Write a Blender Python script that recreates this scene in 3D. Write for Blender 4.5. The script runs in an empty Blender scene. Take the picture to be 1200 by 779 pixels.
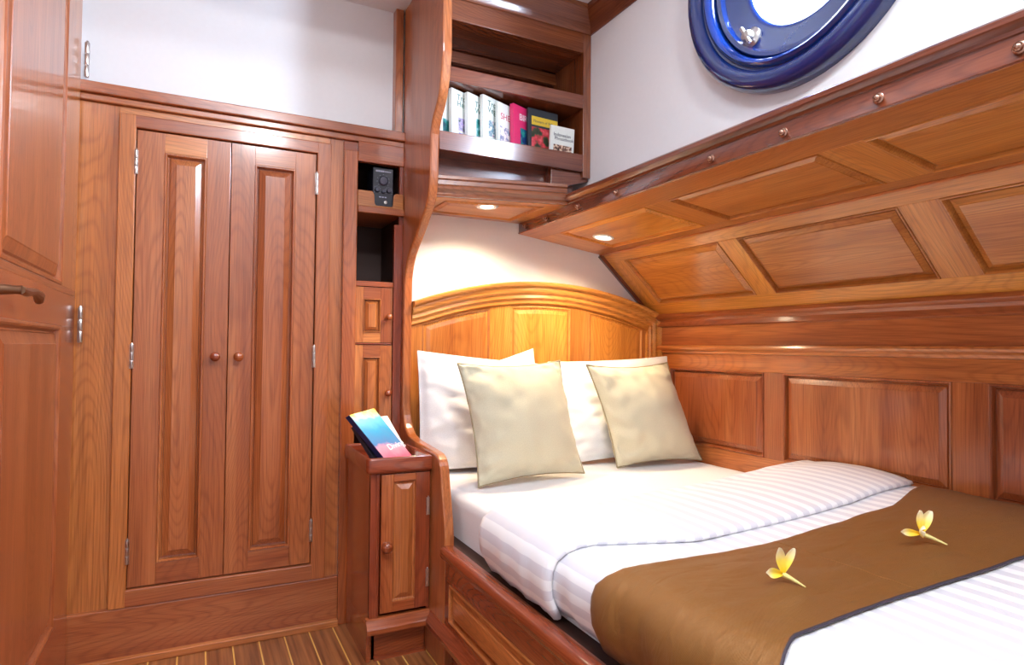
import bpy, math, random
from mathutils import Vector as V3, Matrix, noise
PI = math.pi
C = bpy.context.scene.collection
def hx(h):
    return tuple(((int(h[i:i+2],16)/255+.055)/1.055)**2.4 if int(h[i:i+2],16)>10 else int(h[i:i+2],16)/3294 for i in (0,2,4))+(1,)
# ------------------------------------------------------------------ materials
def newmat(name):
    m=bpy.data.materials.new(name); m.use_nodes=True; nt=m.node_tree
    return m,nt,nt.nodes['Principled BSDF']
def N(nt,t,**k):
    n=nt.nodes.new(t)
    for a,b in k.items(): setattr(n,a,b)
    return n
def mth(nt,op,a,b=None,c=None):
    n=N(nt,'ShaderNodeMath',operation=op)
    for i,x in enumerate((a,b,c)):
        if x is None: continue
        if isinstance(x,(int,float)): n.inputs[i].default_value=x
        else: nt.links.new(x,n.inputs[i])
    return n.outputs[0]
def ramp(nt,fac,stops):
    r=N(nt,'ShaderNodeValToRGB'); e=r.color_ramp.elements
    while len(e)<len(stops): e.new(.5)
    for i,(p,c) in enumerate(stops): e[i].position=p; e[i].color=c
    nt.links.new(fac,r.inputs[0]); return r.outputs[0]
def mix(nt,f,a,b,bt='MIX'):
    n=N(nt,'ShaderNodeMix',data_type='RGBA',blend_type=bt)
    if isinstance(f,(int,float)): n.inputs[0].default_value=f
    else: nt.links.new(f,n.inputs[0])
    for i,x in ((6,a),(7,b)):
        if isinstance(x,tuple): n.inputs[i].default_value=x
        else: nt.links.new(x,n.inputs[i])
    return n.outputs[2]
def wood(name,dark,mid,light,rough=.28,coat=.5,vari=.5,crough=.12):
    m,nt,p=newmat(name); L=nt.links
    at=N(nt,'ShaderNodeAttribute',attribute_name='gc'); bv=N(nt,'ShaderNodeAttribute',attribute_name='bv')
    def mp(s):
        n=N(nt,'ShaderNodeMapping'); n.inputs[3].default_value=s; L.new(at.outputs[1],n.inputs[0]); return n.outputs[0]
    def noi(v,sc,det=2,rg=.5,dis=0):
        n=N(nt,'ShaderNodeTexNoise'); n.inputs['Scale'].default_value=sc; n.inputs['Detail'].default_value=det
        n.inputs['Roughness'].default_value=rg; n.inputs['Distortion'].default_value=dis
        L.new(v,n.inputs['Vector']); return n.outputs[0]
    fig=noi(mp((.6,4.2,4.2)),1.0,1.2,.35,.1)
    rings=mth(nt,'SINE',mth(nt,'MULTIPLY',fig,330.0))
    rings=mth(nt,'MULTIPLY_ADD',rings,.5,.5)
    rings=mth(nt,'POWER',rings,4.0)
    fib=noi(mp((5,260,260)),1.0,3,.6)
    mott=noi(mp((.6,11,11)),1.0,4,.6)
    base=ramp(nt,mott,[(.15,dark),(.5,mid),(.85,light)])
    c=mix(nt,mth(nt,'MULTIPLY',rings,.34),base,dark)
    f2=ramp(nt,fib,[(.34,(.50,.42,.38,1)),(.56,(1.08,1.08,1.08,1))])
    c=mix(nt,.55,c,f2,'MULTIPLY')
    k=mth(nt,'MULTIPLY_ADD',bv.outputs[2],vari,1-vari*.5)
    hs=N(nt,'ShaderNodeHueSaturation'); hs.inputs['Saturation'].default_value=1.02
    L.new(c,hs.inputs['Color']); L.new(k,hs.inputs['Value'])
    L.new(mth(nt,'MULTIPLY_ADD',bv.outputs[2],.014,.4885),hs.inputs['Hue'])
    L.new(hs.outputs[0],p.inputs['Base Color'])
    p.inputs['Roughness'].default_value=rough
    p.inputs['Coat Weight'].default_value=coat; p.inputs['Coat Roughness'].default_value=crough
    b=N(nt,'ShaderNodeBump'); b.inputs['Strength'].default_value=.12; b.inputs['Distance'].default_value=.002
    L.new(fib,b.inputs['Height']); L.new(b.outputs[0],p.inputs['Normal'])
    return m
TEAK=wood('varnished_teak',hx('7d401f'),hx('b06a3a'),hx('c98852'))
GOLD=wood('golden_teak',hx('9c5c26'),hx('c68640'),hx('d8a05a'))
RED=wood('red_teak',hx('66301a'),hx('994f2c'),hx('b06a40'),rough=.25,coat=.7)
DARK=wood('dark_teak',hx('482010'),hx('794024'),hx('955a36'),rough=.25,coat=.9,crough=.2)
def plain(name,col,rough=.5,metal=0,emis=None,es=0,coat=0,bump=0,bs=200,dk=.92):
    m,nt,p=newmat(name); L=nt.links
    tc=N(nt,'ShaderNodeTexCoord'); n=N(nt,'ShaderNodeTexNoise'); n.inputs['Scale'].default_value=bs; n.inputs['Detail'].default_value=3
    L.new(tc.outputs['Object'],n.inputs['Vector'])
    lo=tuple(x*dk for x in col[:3])+(1,)
    L.new(ramp(nt,n.outputs[0],[(.3,lo),(.7,col)]),p.inputs['Base Color'])
    p.inputs['Roughness'].default_value=rough; p.inputs['Metallic'].default_value=metal; p.inputs['Coat Weight'].default_value=coat
    if emis: p.inputs['Emission Color'].default_value=emis; p.inputs['Emission Strength'].default_value=es
    if bump:
        b=N(nt,'ShaderNodeBump'); b.inputs['Strength'].default_value=bump; b.inputs['Distance'].default_value=.001
        L.new(n.outputs[0],b.inputs['Height']); L.new(b.outputs[0],p.inputs['Normal'])
    return m
PLASTER=plain('white_wall_paint',(.80,.81,.825,1),.5,bump=.03,bs=60,dk=.985)
METAL=plain('satin_hinge_metal',(.62,.58,.55,1),.28,1)
BRONZE=plain('bronze_screw_cap',(.42,.24,.17,1),.25,.9)
NAVY=plain('navy_blue_enamel',hx('0a2868'),.12,0,coat=1)
BLACK=plain('black_plastic',(.012,.012,.022,1),.35)
GREY=plain('grey_marking',(.45,.47,.6,1),.5)
PAPER=plain('book_pages',(.8,.77,.7,1),.8)
DARKGAP=plain('shade_toned_ply',hx('3a1c0e'),.6)  # ply darkened in colour to stand in for shade inside the cubbies
PIPING=plain('dark_piping',hx('3b3440'),.6)
def glassmat():
    m,nt,p=newmat('port_glass'); nt.nodes.remove(p); o=nt.nodes['Material Output']
    t=N(nt,'ShaderNodeBsdfTransparent'); g=N(nt,'ShaderNodeBsdfGlossy'); g.inputs['Roughness'].default_value=.03
    mx=N(nt,'ShaderNodeMixShader'); mx.inputs[0].default_value=.06
    nt.links.new(t.outputs[0],mx.inputs[1]); nt.links.new(g.outputs[0],mx.inputs[2]); nt.links.new(mx.outputs[0],o.inputs[0])
    return m
GLASS=glassmat()
def lampmat():
    m,nt,p=newmat('lamp_lens'); p.inputs['Base Color'].default_value=(1,.9,.75,1)
    p.inputs['Emission Color'].default_value=(1,.84,.62,1); p.inputs['Emission Strength'].default_value=14
    return m
LENS=lampmat()
def cloth(name,col,col2=None,period=.046,rough=.85,rough2=.5,weave=900,bump=.15,wr=0.0,sheen=.2,metal=0):
    m,nt,p=newmat(name); L=nt.links
    at=N(nt,'ShaderNodeAttribute',attribute_name='gc'); sx=N(nt,'ShaderNodeSeparateXYZ'); L.new(at.outputs[1],sx.inputs[0])
    if col2:
        s=mth(nt,'SINE',mth(nt,'MULTIPLY',sx.outputs[0],2*PI/period)); s=mth(nt,'MULTIPLY_ADD',s,6.0,.5); s=mth(nt,'MINIMUM',mth(nt,'MAXIMUM',s,0.0),1.0)
        L.new(mix(nt,s,col,col2),p.inputs['Base Color'])
        L.new(mth(nt,'MULTIPLY_ADD',s,rough2-rough,rough),p.inputs['Roughness'])
    else:
        n0=N(nt,'ShaderNodeTexNoise'); n0.inputs['Scale'].default_value=260; L.new(at.outputs[1],n0.inputs['Vector'])
        L.new(ramp(nt,n0.outputs[0],[(.3,tuple(x*.88 for x in col[:3])+(1,)),(.7,col)]),p.inputs['Base Color'])
        p.inputs['Roughness'].default_value=rough
    p.inputs['Sheen Weight'].default_value=sheen; p.inputs['Metallic'].default_value=metal
    a=mth(nt,'SINE',mth(nt,'MULTIPLY',sx.outputs[0],weave)); b_=mth(nt,'SINE',mth(nt,'MULTIPLY',sx.outputs[1],weave))
    h=mth(nt,'MULTIPLY',a,b_)
    if wr:
        n=N(nt,'ShaderNodeTexNoise'); n.inputs['Scale'].default_value=9; n.inputs['Detail'].default_value=5; n.inputs['Distortion'].default_value=.6
        mp=N(nt,'ShaderNodeMapping'); mp.inputs[3].default_value=(1,2.2,1); L.new(at.outputs[1],mp.inputs[0]); L.new(mp.outputs[0],n.inputs['Vector'])
        h=mth(nt,'MULTIPLY_ADD',n.outputs[0],wr,h)
    b=N(nt,'ShaderNodeBump'); b.inputs['Strength'].default_value=bump; b.inputs['Distance'].default_value=.0008
    L.new(h,b.inputs['Height']); L.new(b.outputs[0],p.inputs['Normal'])
    return m
SHEET=cloth('white_cotton',(.86,.86,.87,1))
STRIPE=cloth('striped_satin_cotton',(.86,.86,.88,1),(.69,.685,.74,1),.05)
BEIGE=cloth('beige_woven_fabric',hx('cfc9ae'),weave=1500,bump=.3,rough=.8)
RUN=cloth('bronze_silk',hx('8a5a20'),metal=.3,rough=.4,wr=30,bump=.45,weave=2400,sheen=.06)
PETAL,pnt,pp=newmat('frangipani_petal')
_a=N(pnt,'ShaderNodeAttribute',attribute_name='gc'); _s=N(pnt,'ShaderNodeSeparateXYZ'); pnt.links.new(_a.outputs[1],_s.inputs[0])
pnt.links.new(ramp(pnt,_s.outputs[0],[(.1,hx('f2c81a')),(.5,hx('f7de5a')),(.95,hx('fff6d8'))]),pp.inputs['Base Color']); pp.inputs['Roughness'].default_value=.5
STEM=plain('flower_stem',hx('e8dc8c'),.5)
def coverart(name,stops,scale=18,speck=None):
    m,nt,p=newmat(name); L=nt.links
    at=N(nt,'ShaderNodeAttribute',attribute_name='gc')
    n=N(nt,'ShaderNodeTexNoise'); n.inputs['Scale'].default_value=scale; n.inputs['Detail'].default_value=4; L.new(at.outputs[1],n.inputs['Vector'])
    L.new(ramp(nt,n.outputs[0],stops),p.inputs['Base Color']); p.inputs['Roughness'].default_value=.35
    return m
# ------------------------------------------------------------------ mesh builder
random.seed(4)
class MB:
    def __init__(s): s.v=[]; s.f=[]; s.a=[]; s.r=[]; s.g={}
    def vert(s,p): s.v.append(V3(p)); return len(s.v)-1
    def face(s,idx,ax=(1,0,0),r=None): s.f.append(tuple(idx)); s.a.append(V3(ax)); s.r.append(random.random() if r is None else r)
    def boxf(s,O,U,W,Nn,u0,u1,v0,v1,n0,n1,g=None,r=None):
        r=random.random() if r is None else r
        g=(U if abs(u1-u0)*U.length>=abs(v1-v0)*W.length else W) if g is None else g
        b=len(s.v)
        for n in (n0,n1):
            for (u,v) in ((u0,v0),(u1,v0),(u1,v1),(u0,v1)): s.v.append(O+U*u+W*v+Nn*n)
        for q in ((0,3,2,1),(4,5,6,7),(0,1,5,4),(1,2,6,5),(2,3,7,6),(3,0,4,7)): s.face([b+i for i in q],g,r)
    def box(s,x0,x1,y0,y1,z0,z1,g=None,r=None):
        if g is None:
            d=(x1-x0,y1-y0,z1-z0); i=d.index(max(d)); g=V3([1 if k==i else 0 for k in range(3)])
        s.boxf(V3((0,0,0)),V3((1,0,0)),V3((0,1,0)),V3((0,0,1)),x0,x1,y0,y1,z0,z1,V3(g),r)
    def rings(s,rs,ax,r=None,close=True,cap0=False,cap1=True,samer=True):
        r=random.random() if r is None else r
        ids=[[s.vert(p) for p in ring] for ring in rs]; n=len(rs[0])
        for a,b in zip(ids,ids[1:]):
            for i in range(n if close else n-1):
                j=(i+1)%n; s.face((a[i],a[j],b[j],b[i]),ax,r)
        if cap1: s.face(ids[-1],ax,r)
        if cap0: s.face(ids[0][::-1],ax,r)
    def prism(s,pts,d,ax,r=None):
        d=V3(d); s.rings([[V3(p) for p in pts],[V3(p)+d for p in pts]],ax,r,cap0=True,cap1=True)
    def lathe(s,O,A,prof,n=24,ax=(1,0,0)):
        A=V3(A).normalized(); U=A.orthogonal().normalized(); W=A.cross(U)
        s.rings([[V3(O)+A*h+(U*math.cos(2*PI*i/n)+W*math.sin(2*PI*i/n))*max(r,1e-4) for i in range(n)] for r,h in prof],ax,cap0=True,cap1=True)
    def tube(s,pts,rad,n=8,ax=(1,0,0)):
        pts=[V3(p) for p in pts]; rs=[]
        for i,p in enumerate(pts):
            t=(pts[min(i+1,len(pts)-1)]-pts[max(i-1,0)]).normalized(); u=t.orthogonal().normalized() if i==0 else (u-t*u.dot(t)).normalized(); w=t.cross(u)
            rr=rad[i] if isinstance(rad,(list,tuple)) else rad
            rs.append([p+(u*math.cos(2*PI*k/n)+w*math.sin(2*PI*k/n))*rr for k in range(n)])
        s.rings(rs,ax,cap0=True,cap1=True)
    def grid(s,P,gcf=None,ax=(1,0,0)):
        ni=len(P); nj=len(P[0]); b=len(s.v)
        for i in range(ni):
            for j in range(nj): s.v.append(V3(P[i][j]))
        for i in range(ni-1):
            for j in range(nj-1):
                q=(b+i*nj+j,b+(i+1)*nj+j,b+(i+1)*nj+j+1,b+i*nj+j+1)
                s.face(q,ax,.5)
        if gcf:
            for i in range(ni):
                for j in range(nj): s.g[b+i*nj+j]=V3(gcf[i][j])
    def build(s,name,mat,parent=None,bevel=0,smooth=False,sharp=35,label=None,cat=None,group=None,kind=None,solid=0,sub=0,loc=None,raw=False,flipn=True):
        root=parent
        off=V3(loc) if loc is not None else V3((0,0,0))
        if parent is not None:
            while root.parent: root=root.parent
            off=root.location.copy()
        elif loc is None and s.v:
            xs=[v.x for v in s.v]; ys=[v.y for v in s.v]; zs=[v.z for v in s.v]
            off=V3(((min(xs)+max(xs))/2,(min(ys)+max(ys))/2,min(zs)))
        me=bpy.data.meshes.new(name); me.from_pydata([v-off for v in s.v],[],s.f); me.update()
        gc=me.attributes.new('gc','FLOAT_VECTOR','CORNER'); bv=me.attributes.new('bv','FLOAT','FACE'); k=0
        for fi,f in enumerate(s.f):
            a=s.a[fi].normalized(); r=s.r[fi]; bv.data[fi].value=r
            if abs(a.z)<.9: w=V3((0,0,1))
            else: w=V3((1,0,0))
            b=a.cross(w).normalized(); c=a.cross(b)
            o=V3((r*37.3,r*91.7,r*53.1))
            for vi in f:
                p=s.v[vi]
                gc.data[k].vector = s.g[vi] if vi in s.g else (V3((p.dot(a),p.dot(b),p.dot(c)))+(V3((0,0,0)) if raw else o)); k+=1
        if flipn:
            import bmesh
            bm=bmesh.new(); bm.from_mesh(me); bmesh.ops.recalc_face_normals(bm,faces=bm.faces); bm.to_mesh(me); bm.free()
        o=bpy.data.objects.new(name,me); C.objects.link(o); me.materials.append(mat)
        if parent is not None: o.parent=parent
        else: o.location=off
        if smooth:
            for p in me.polygons: p.use_smooth=True
            me.set_sharp_from_angle(angle=math.radians(sharp))
        if solid:
            md=o.modifiers.new('thick','SOLIDIFY'); md.thickness=solid; md.offset=0
        if sub:
            md=o.modifiers.new('sub','SUBSURF'); md.levels=sub; md.render_levels=sub
        if bevel:
            md=o.modifiers.new('bev','BEVEL'); md.width=bevel; md.segments=2; md.limit_method='ANGLE'; md.angle_limit=math.radians(40)
        tag(o,label,cat,group,kind); return o
def tag(o,label=None,cat=None,group=None,kind=None):
    if label: o['label']=label
    if cat: o['category']=cat
    if group: o['group']=group
    if kind: o['kind']=kind
    return o
def thing(name,loc,label=None,cat=None,group=None,kind=None):
    o=bpy.data.objects.new(name,None); C.objects.link(o); o.location=loc; o.empty_display_size=.05; return tag(o,label,cat,group,kind)
X,Y,Z=V3((1,0,0)),V3((0,1,0)),V3((0,0,1))
def inset(poly,d):
    n=len(poly); out=[]
    for i in range(n):
        p0,p1,p2=V3((*poly[i-1],0)),V3((*poly[i],0)),V3((*poly[(i+1)%n],0))
        a=(p1-p0).normalized(); b=(p2-p1).normalized()
        na=V3((-a.y,a.x,0)); nb=V3((-b.y,b.x,0)); m=(na+nb); m=m/ max(m.length_squared/2,.2)
        out.append((p1.x+m.x*d,p1.y+m.y*d))
    return out
RAISED=[(0,0),(.002,.004),(.007,.005),(.011,.000),(.014,-.010),(.017,-.015),(.021,-.015),(.024,-.008),(.048,.0),(.050,.002)]
def panel(mb,O,U,W,poly,prof=RAISED,g=None,r=None,k=1.0):
    Nn=U.cross(W); r=random.random() if r is None else r
    rs=[[O+U*u+W*v+Nn*h for u,v in inset(poly,i*k)] for i,h in prof]
    mb.rings(rs,W if g is None else g,r,cap1=True)
def rect(a,b,c,d): return [(a,c),(b,c),(b,d),(a,d)]
def framed(parent,O,U,W,Wd,H,cols,v0,v1,t,mat,pmat=None,fname='frame',pname='panel',k=1.0,g=None,prof=RAISED,ends=True):
    """stile-and-rail frame with raised panels, outer face on the plane through O"""
    Nn=U.cross(W); mb=MB()
    mb.boxf(O,U,W,Nn,0,Wd,0,v0,-t,0); mb.boxf(O,U,W,Nn,0,Wd,v1,H,-t,0)
    xs=[0]+[c for col in cols for c in col]+[Wd]
    for i in range(0,len(xs),2):
        if xs[i+1]-xs[i]>1e-4: mb.boxf(O,U,W,Nn,xs[i],xs[i+1],v0,v1,-t,0,W)
    f=mb.build(fname,mat,parent,bevel=.0012)
    for a,b in cols:
        p=MB(); panel(p,O,U,W,rect(a,b,v0,v1),prof,g=g,k=k); p.build(pname,pmat or mat,parent,flipn=False)
    return f
def knob(parent,P,A,s=1.0,mat=None,name='knob'):
    mb=MB(); mb.lathe(P,A,[(.006*s,-.001),(.009*s,0),(.007*s,.006*s),(.007*s,.011*s),(.013*s,.017*s),(.0155*s,.024*s),(.014*s,.031*s),(.008*s,.036*s),(.001,.037*s)],20)
    return mb.build(name,mat or RED,parent,smooth=True,sharp=60)
def hinge(parent,P,h=.085,dirn=(0,-1,0),w=.006):
    d=V3(dirn); mb=MB(); p=V3(P)
    for i in range(3):
        z0=-h/2+i*h/3+.001; z1=-h/2+(i+1)*h/3-.001
        mb.lathe(p+Z*z0+d*.002,Z,[(w*.9,0),(w,.002),(w,z1-z0-.002),(w*.9,z1-z0)],12)
    mb.lathe(p+Z*(h/2)+d*.002,Z,[(w*.7,0),(w*.5,.005),(.001,.006)],12)
    s=d.cross(Z)
    mb.boxf(p,s,Z,d,-.0065,.0065,-h/2,h/2,-.002,.0015)
    return mb.build('hinge',METAL,parent,smooth=True)
def arcz(x,z0=1.465,xc=1.5,R=1.896): return z0-(R-math.sqrt(R*R-(x-xc)**2))
# ------------------------------------------------------------------ setting
WX=1.55   # white hull wall
CZ=2.64   # ceiling
mb=MB(); mb.box(-1.6,2.5,-1.3,2.95,-.05,0)
def floormat():
    m,nt,p=newmat('planked_floor'); L=nt.links
    tc=N(nt,'ShaderNodeTexCoord'); g=N(nt,'ShaderNodeNewGeometry'); s=N(nt,'ShaderNodeSeparateXYZ'); L.new(g.outputs['Position'],s.inputs[0])
    u=mth(nt,'DIVIDE',mth(nt,'ADD',s.outputs[0],.04),.0935); fr=mth(nt,'FRACT',u); idn=mth(nt,'FLOOR',u)
    seam=mth(nt,'LESS_THAN',fr,.055)
    cb=N(nt,'ShaderNodeCombineXYZ'); L.new(mth(nt,'MULTIPLY_ADD',s.outputs[1],2.0,mth(nt,'MULTIPLY',idn,7.3)),cb.inputs[0]); L.new(mth(nt,'MULTIPLY',s.outputs[0],60.0),cb.inputs[1])
    n=N(nt,'ShaderNodeTexNoise'); n.inputs['Scale'].default_value=1; n.inputs['Detail'].default_value=4; L.new(cb.outputs[0],n.inputs['Vector'])
    c=ramp(nt,n.outputs[0],[(.3,hx('6e3a1c')),(.7,hx('b07040'))])
    L.new(mix(nt,seam,c,hx('e8b45c')),p.inputs['Base Color']); p.inputs['Roughness'].default_value=.35; p.inputs['Coat Weight'].default_value=.3
    return m
mb.build('floor',floormat(),kind='structure')
mb=MB(); mb.box(-1.6,.815,2.735,2.79,2.0215,3.0); mb.box(.815,2.5,2.69,2.79,.0,3.0); mb.build('wall_back',PLASTER,kind='structure')
# left wall behind the open door and the wall behind the camera
mb=MB(); mb.box(-1.6,-1.55,-1.3,2.79,0,3.0); mb.box(-1.55,-.43,2.70,2.76,0,3.0); mb.build('wall_left',PLASTER,kind='structure')
mb=MB(); mb.box(-1.6,2.5,-1.35,-1.3,0,3.0); mb.build('wall_front',PLASTER,kind='structure')
# hull wall with round opening for the porthole
PY_,PZ,PR=1.25,2.33,.415
mb=MB(); n=48; ring=[(PY_+.33*math.cos(2*PI*i/n),PZ+.33*math.sin(2*PI*i/n)) for i in range(n)]
y0,y1,z0,z1=-1.3,2.69,1.775,3.0
def sq(a):
    c,s_=math.cos(a),math.sin(a); t=[]
    if c>1e-6: t.append((y1-PY_)/c)
    if c<-1e-6: t.append((y0-PY_)/c)
    if s_>1e-6: t.append((z1-PZ)/s_)
    if s_<-1e-6: t.append((z0-PZ)/s_)
    k=min(t); return (PY_+c*k,PZ+s_*k)
angs=sorted([2*PI*i/n for i in range(n)]+[math.atan2(z-PZ,y-PY_)%(2*PI) for y in (y0,y1) for z in (z0,z1)])
inner=[(PY_+.33*math.cos(a),PZ+.33*math.sin(a)) for a in angs]; outer=[sq(a) for a in angs]
mb.rings([[V3((WX,y,z)) for y,z in inner],[V3((WX,y,z)) for y,z in outer],[V3((WX+.08,y,z)) for y,z in outer],[V3((WX+.08,y,z)) for y,z in inner],[V3((WX,y,z)) for y,z in inner]],Y,.5,cap1=False)
mb.build('wall_right',PLASTER,kind='structure')
# ceiling: low part over the bookcase, raised coach roof over the rest, with an added hatch
mb=MB(); mb.box(-1.6,1.63,1.74,2.79,CZ,CZ+.05); mb.box(-1.6,1.63,1.70,1.74,CZ,3.0)
hx0,hx1,hy0,hy1=-.15,.45,.15,.75
mb.box(-1.6,hx0,-1.3,1.74,3.0,3.05); mb.box(hx1,1.63,-1.3,1.74,3.0,3.05); mb.box(hx0,hx1,-1.3,hy0,3.0,3.05); mb.box(hx0,hx1,hy1,1.74,3.0,3.05)
mb.build('ceiling',PLASTER,kind='structure')
w2=thing('added_hatch',(.15,.45,3.0),kind='structure')  # unseen hatch, added to bring in fill light from above
mb=MB()
for a in ((hx0-.03,hx1+.03,hy0-.03,hy0+.015),(hx0-.03,hx1+.03,hy1-.015,hy1+.03),(hx0-.03,hx0+.015,hy0,hy1),(hx1-.015,hx1+.03,hy0,hy1)): mb.box(a[0],a[1],a[2],a[3],2.985,3.03)
mb.build('added_hatch_frame',RED,w2,bevel=.003)
mb=MB(); mb.box(hx0,hx1,hy0,hy1,3.03,3.034); mb.build('pane',GLASS,w2)
# hull outside behind the panelling
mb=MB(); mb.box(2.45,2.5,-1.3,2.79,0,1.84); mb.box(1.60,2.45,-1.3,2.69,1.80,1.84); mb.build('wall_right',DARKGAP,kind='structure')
# ---- porthole: window_1
w1=thing('window_1',(WX,PY_,PZ),kind='structure')
def ringlathe(prof,name,mat,n=64,c0=(PY_,PZ)):
    m=MB(); m.rings([[V3((x,c0[0]+r*math.cos(2*PI*i/n),c0[1]+r*math.sin(2*PI*i/n))) for i in range(n)] for r,x in prof],Y,.5,cap1=False)
    return m.build(name,mat,w1,smooth=True,sharp=50)
ringlathe([(PR,WX+.01),(PR+.002,WX-.02),(PR-.004,WX-.045),(PR-.018,WX-.060),(PR-.042,WX-.062),(PR-.058,WX-.052),(PR-.064,WX-.036),(PR-.070,WX-.034),(PR-.074,WX-.044),(PR-.084,WX-.050),(PR-.094,WX-.044),(PR-.100,WX-.030),(PR-.104,WX+.02),(PR-.104,WX+.08)],'outer_ring',NAVY)
ringlathe([(.312,WX+.06),(.312,WX-.012),(.305,WX-.02),(.292,WX-.016),(.286,WX+.0),(.25,WX+.012),(.222,WX+.02),(.212,WX+.022),(.206,WX+.03),(.204,WX+.07)],'port_frame',NAVY,c0=(PY_,PZ))
m=MB(); m.lathe((WX+.035,PY_,PZ),(1,0,0),[(.21,0),(.21,.008)],48); m.build('pane',GLASS,w1)
# dog bolt of the porthole
ca=math.radians(228); dy,dz=PY_+.262*math.cos(ca)*-1,PZ+.262*math.sin(ca)
m=MB(); m.lathe((WX+.012,dy,dz),(-1,0,0),[(.030,0),(.032,.012),(.024,.018),(.018,.02),(.018,.035),(.014,.042),(.001,.044)],24); m.build('clamp_bolt',METAL,w1,smooth=True)
m=MB(); m.boxf(V3((WX-.02,dy,dz)),V3((0,.5,.86)),V3((0,-.86,.5)),-X,-.035,.035,-.006,.006,0,.012); m.build('clamp_wing',METAL,w1,bevel=.003)
# ------------------------------------------------------------------ hull side panelling (setting)
XR=2.207
hull=thing('wall_right_panelling',(XR,1.2,.4),kind='structure'); hull.name='wall_right.002'
YS0,YS1=-.6,2.69
def u_(y): return YS1-y
cols_l=[(u_(2.56),u_(1.96)),(u_(1.859),u_(1.20)),(u_(1.093),u_(.42)),(u_(.32),u_(-.3))]
framed(hull,V3((XR,YS1,.40)),-Y,Z,YS1-YS0,.76,cols_l,.285,.652,.03,TEAK,fname='lower_frame',pname='lower_panel',g=Z,k=.8)
# profile of ledge band, extruded along Y
def extr(prof,y0,y1,name,mat,parent,dirv='XZ',smooth=True,sharp=30):
    m=MB(); m.rings([[V3((x,y0,z)) for x,z in prof],[V3((x,y1,z)) for x,z in prof]],Y,cap0=True,cap1=True)
    return m.build(name,mat,parent,smooth=smooth,sharp=sharp,bevel=0)
extr([(2.30,1.17),(2.190,1.17),(2.183,1.166),(2.180,1.158),(2.183,1.150),(2.190,1.146),(2.196,1.140),(2.198,1.13),(2.207,1.128),(2.30,1.128)],YS0,YS1,'ledge_moulding',TEAK,hull)
mm=MB(); mm.box(2.198,2.24,YS0,YS1,1.165,1.265,Y); mm.build('ledge_board',TEAK,hull)
extr([(2.26,1.262),(2.192,1.262),(2.184,1.268),(2.186,1.276),(2.190,1.290),(2.184,1.302),(2.172,1.308),(2.166,1.316),(2.170,1.326),(2.180,1.334),(2.26,1.345)],YS0,YS1,'cove_moulding',TEAK,hull)
A=V3((2.18,YS1,1.33)); B=V3((1.85,YS1,1.63)); W_=(B-A).normalized(); Ls=(B-A).length
cs=[(u_(2.545),u_(1.92)),(u_(1.82),u_(1.182)),(u_(1.06),u_(.42)),(u_(.32),u_(-.3))]
framed(hull,A,-Y,W_,YS1-YS0,Ls,cs,.078,Ls-.062,.03,GOLD,fname='sloped_frame',pname='sloped_panel',g=-Y,k=.75)
A2=V3((1.85,YS1,1.63)); B2=V3((1.38,YS1,1.695)); W2=(B2-A2).normalized(); Ls2=(B2-A2).length
cs=[(u_(2.49),u_(1.88)),(u_(1.75),u_(1.145)),(u_(1.015),u_(.42)),(u_(.32),u_(-.3))]
framed(hull,A2,-Y,W2,YS1-YS0,Ls2,cs,.06,Ls2-.112,.03,GOLD,fname='soffit_frame',pname='soffit_panel',g=-Y,k=.75)
m=MB(); m.tube([(1.852,YS0,1.628),(1.852,YS1,1.628)],.006,8,Y); m.build('corner_bead',TEAK,hull,smooth=True)
# end trims against the headboard bulkhead
m=MB()
def strip(p,q,w,d):
    p=V3(p); q=V3(q); U=(q-p).normalized(); W=Y; Nn=U.cross(W); m.boxf(p,U,W,Nn,0,(q-p).length,-d,0,-w*.0-.001,w,U)
strip((2.19,2.69,1.325),(1.85,2.69,1.632),.02,.02)
m.build('end_trim',DARK,hull,bevel=.002)
# beam
beam=thing('trim_1',(1.38,1.2,1.69),kind='structure')
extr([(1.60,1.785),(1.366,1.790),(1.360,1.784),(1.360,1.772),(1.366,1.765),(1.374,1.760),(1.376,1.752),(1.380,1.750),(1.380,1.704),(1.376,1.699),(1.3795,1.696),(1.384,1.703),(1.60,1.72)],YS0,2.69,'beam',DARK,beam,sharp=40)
for y in (2.62,2.42,2.16,1.90,1.42,1.16,.90,.625):
    m=MB(); m.lathe((1.3795,y,1.724),(-1,0,0),[(.0125,0),(.013,.003),(.010,.005),(.0085,.005),(.0085,.010),(.006,.014),(.001,.0155)],18); m.build('bolt_cap',BRONZE,beam,smooth=True,sharp=50)
# crowns
def crown_prof(): return [(0,0),(.006,.0),(.014,.012),(.016,.03),(.026,.045),(.045,.06),(.052,.075),(.060,.08),(.062,.10),(0,.10)]
c2=MB()
c2.rings([[V3((WX-a,y,CZ-.10+b)) for a,b in crown_prof()] for y in (1.74,2.33)],Y,cap0=True,cap1=True)
c2.build('trim_2',DARK,kind='structure',smooth=True)
m=MB(); m.box(-.43,.805,2.66,2.74,2.045,2.085); m.boxf(V3((0,0,0)),X,Z,-Y,-.43,.805,2.020,2.045,-2.70,-2.676)
m.build('trim_3',TEAK,kind='structure',bevel=.004)
m=MB(); m.box(.765,.8,2.69,2.74,2.085,CZ,Z); m.build('trim_4',TEAK,kind='structure',bevel=.004)
# ------------------------------------------------------------------ soffit over the headboard (setting)
so=thing('trim_5',(1.1,2.5,1.745),kind='structure')
SZ=1.745
def ylead(x): return 2.375+(2.25-2.375)*(x-.842)/(1.38-.842)
Fv=V3((1.38-.842,2.25-2.375,0)).normalized(); Nv=V3((Fv.y,-Fv.x,0))*1.0
m=MB()
O=V3((.842,2.69,SZ))
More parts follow.
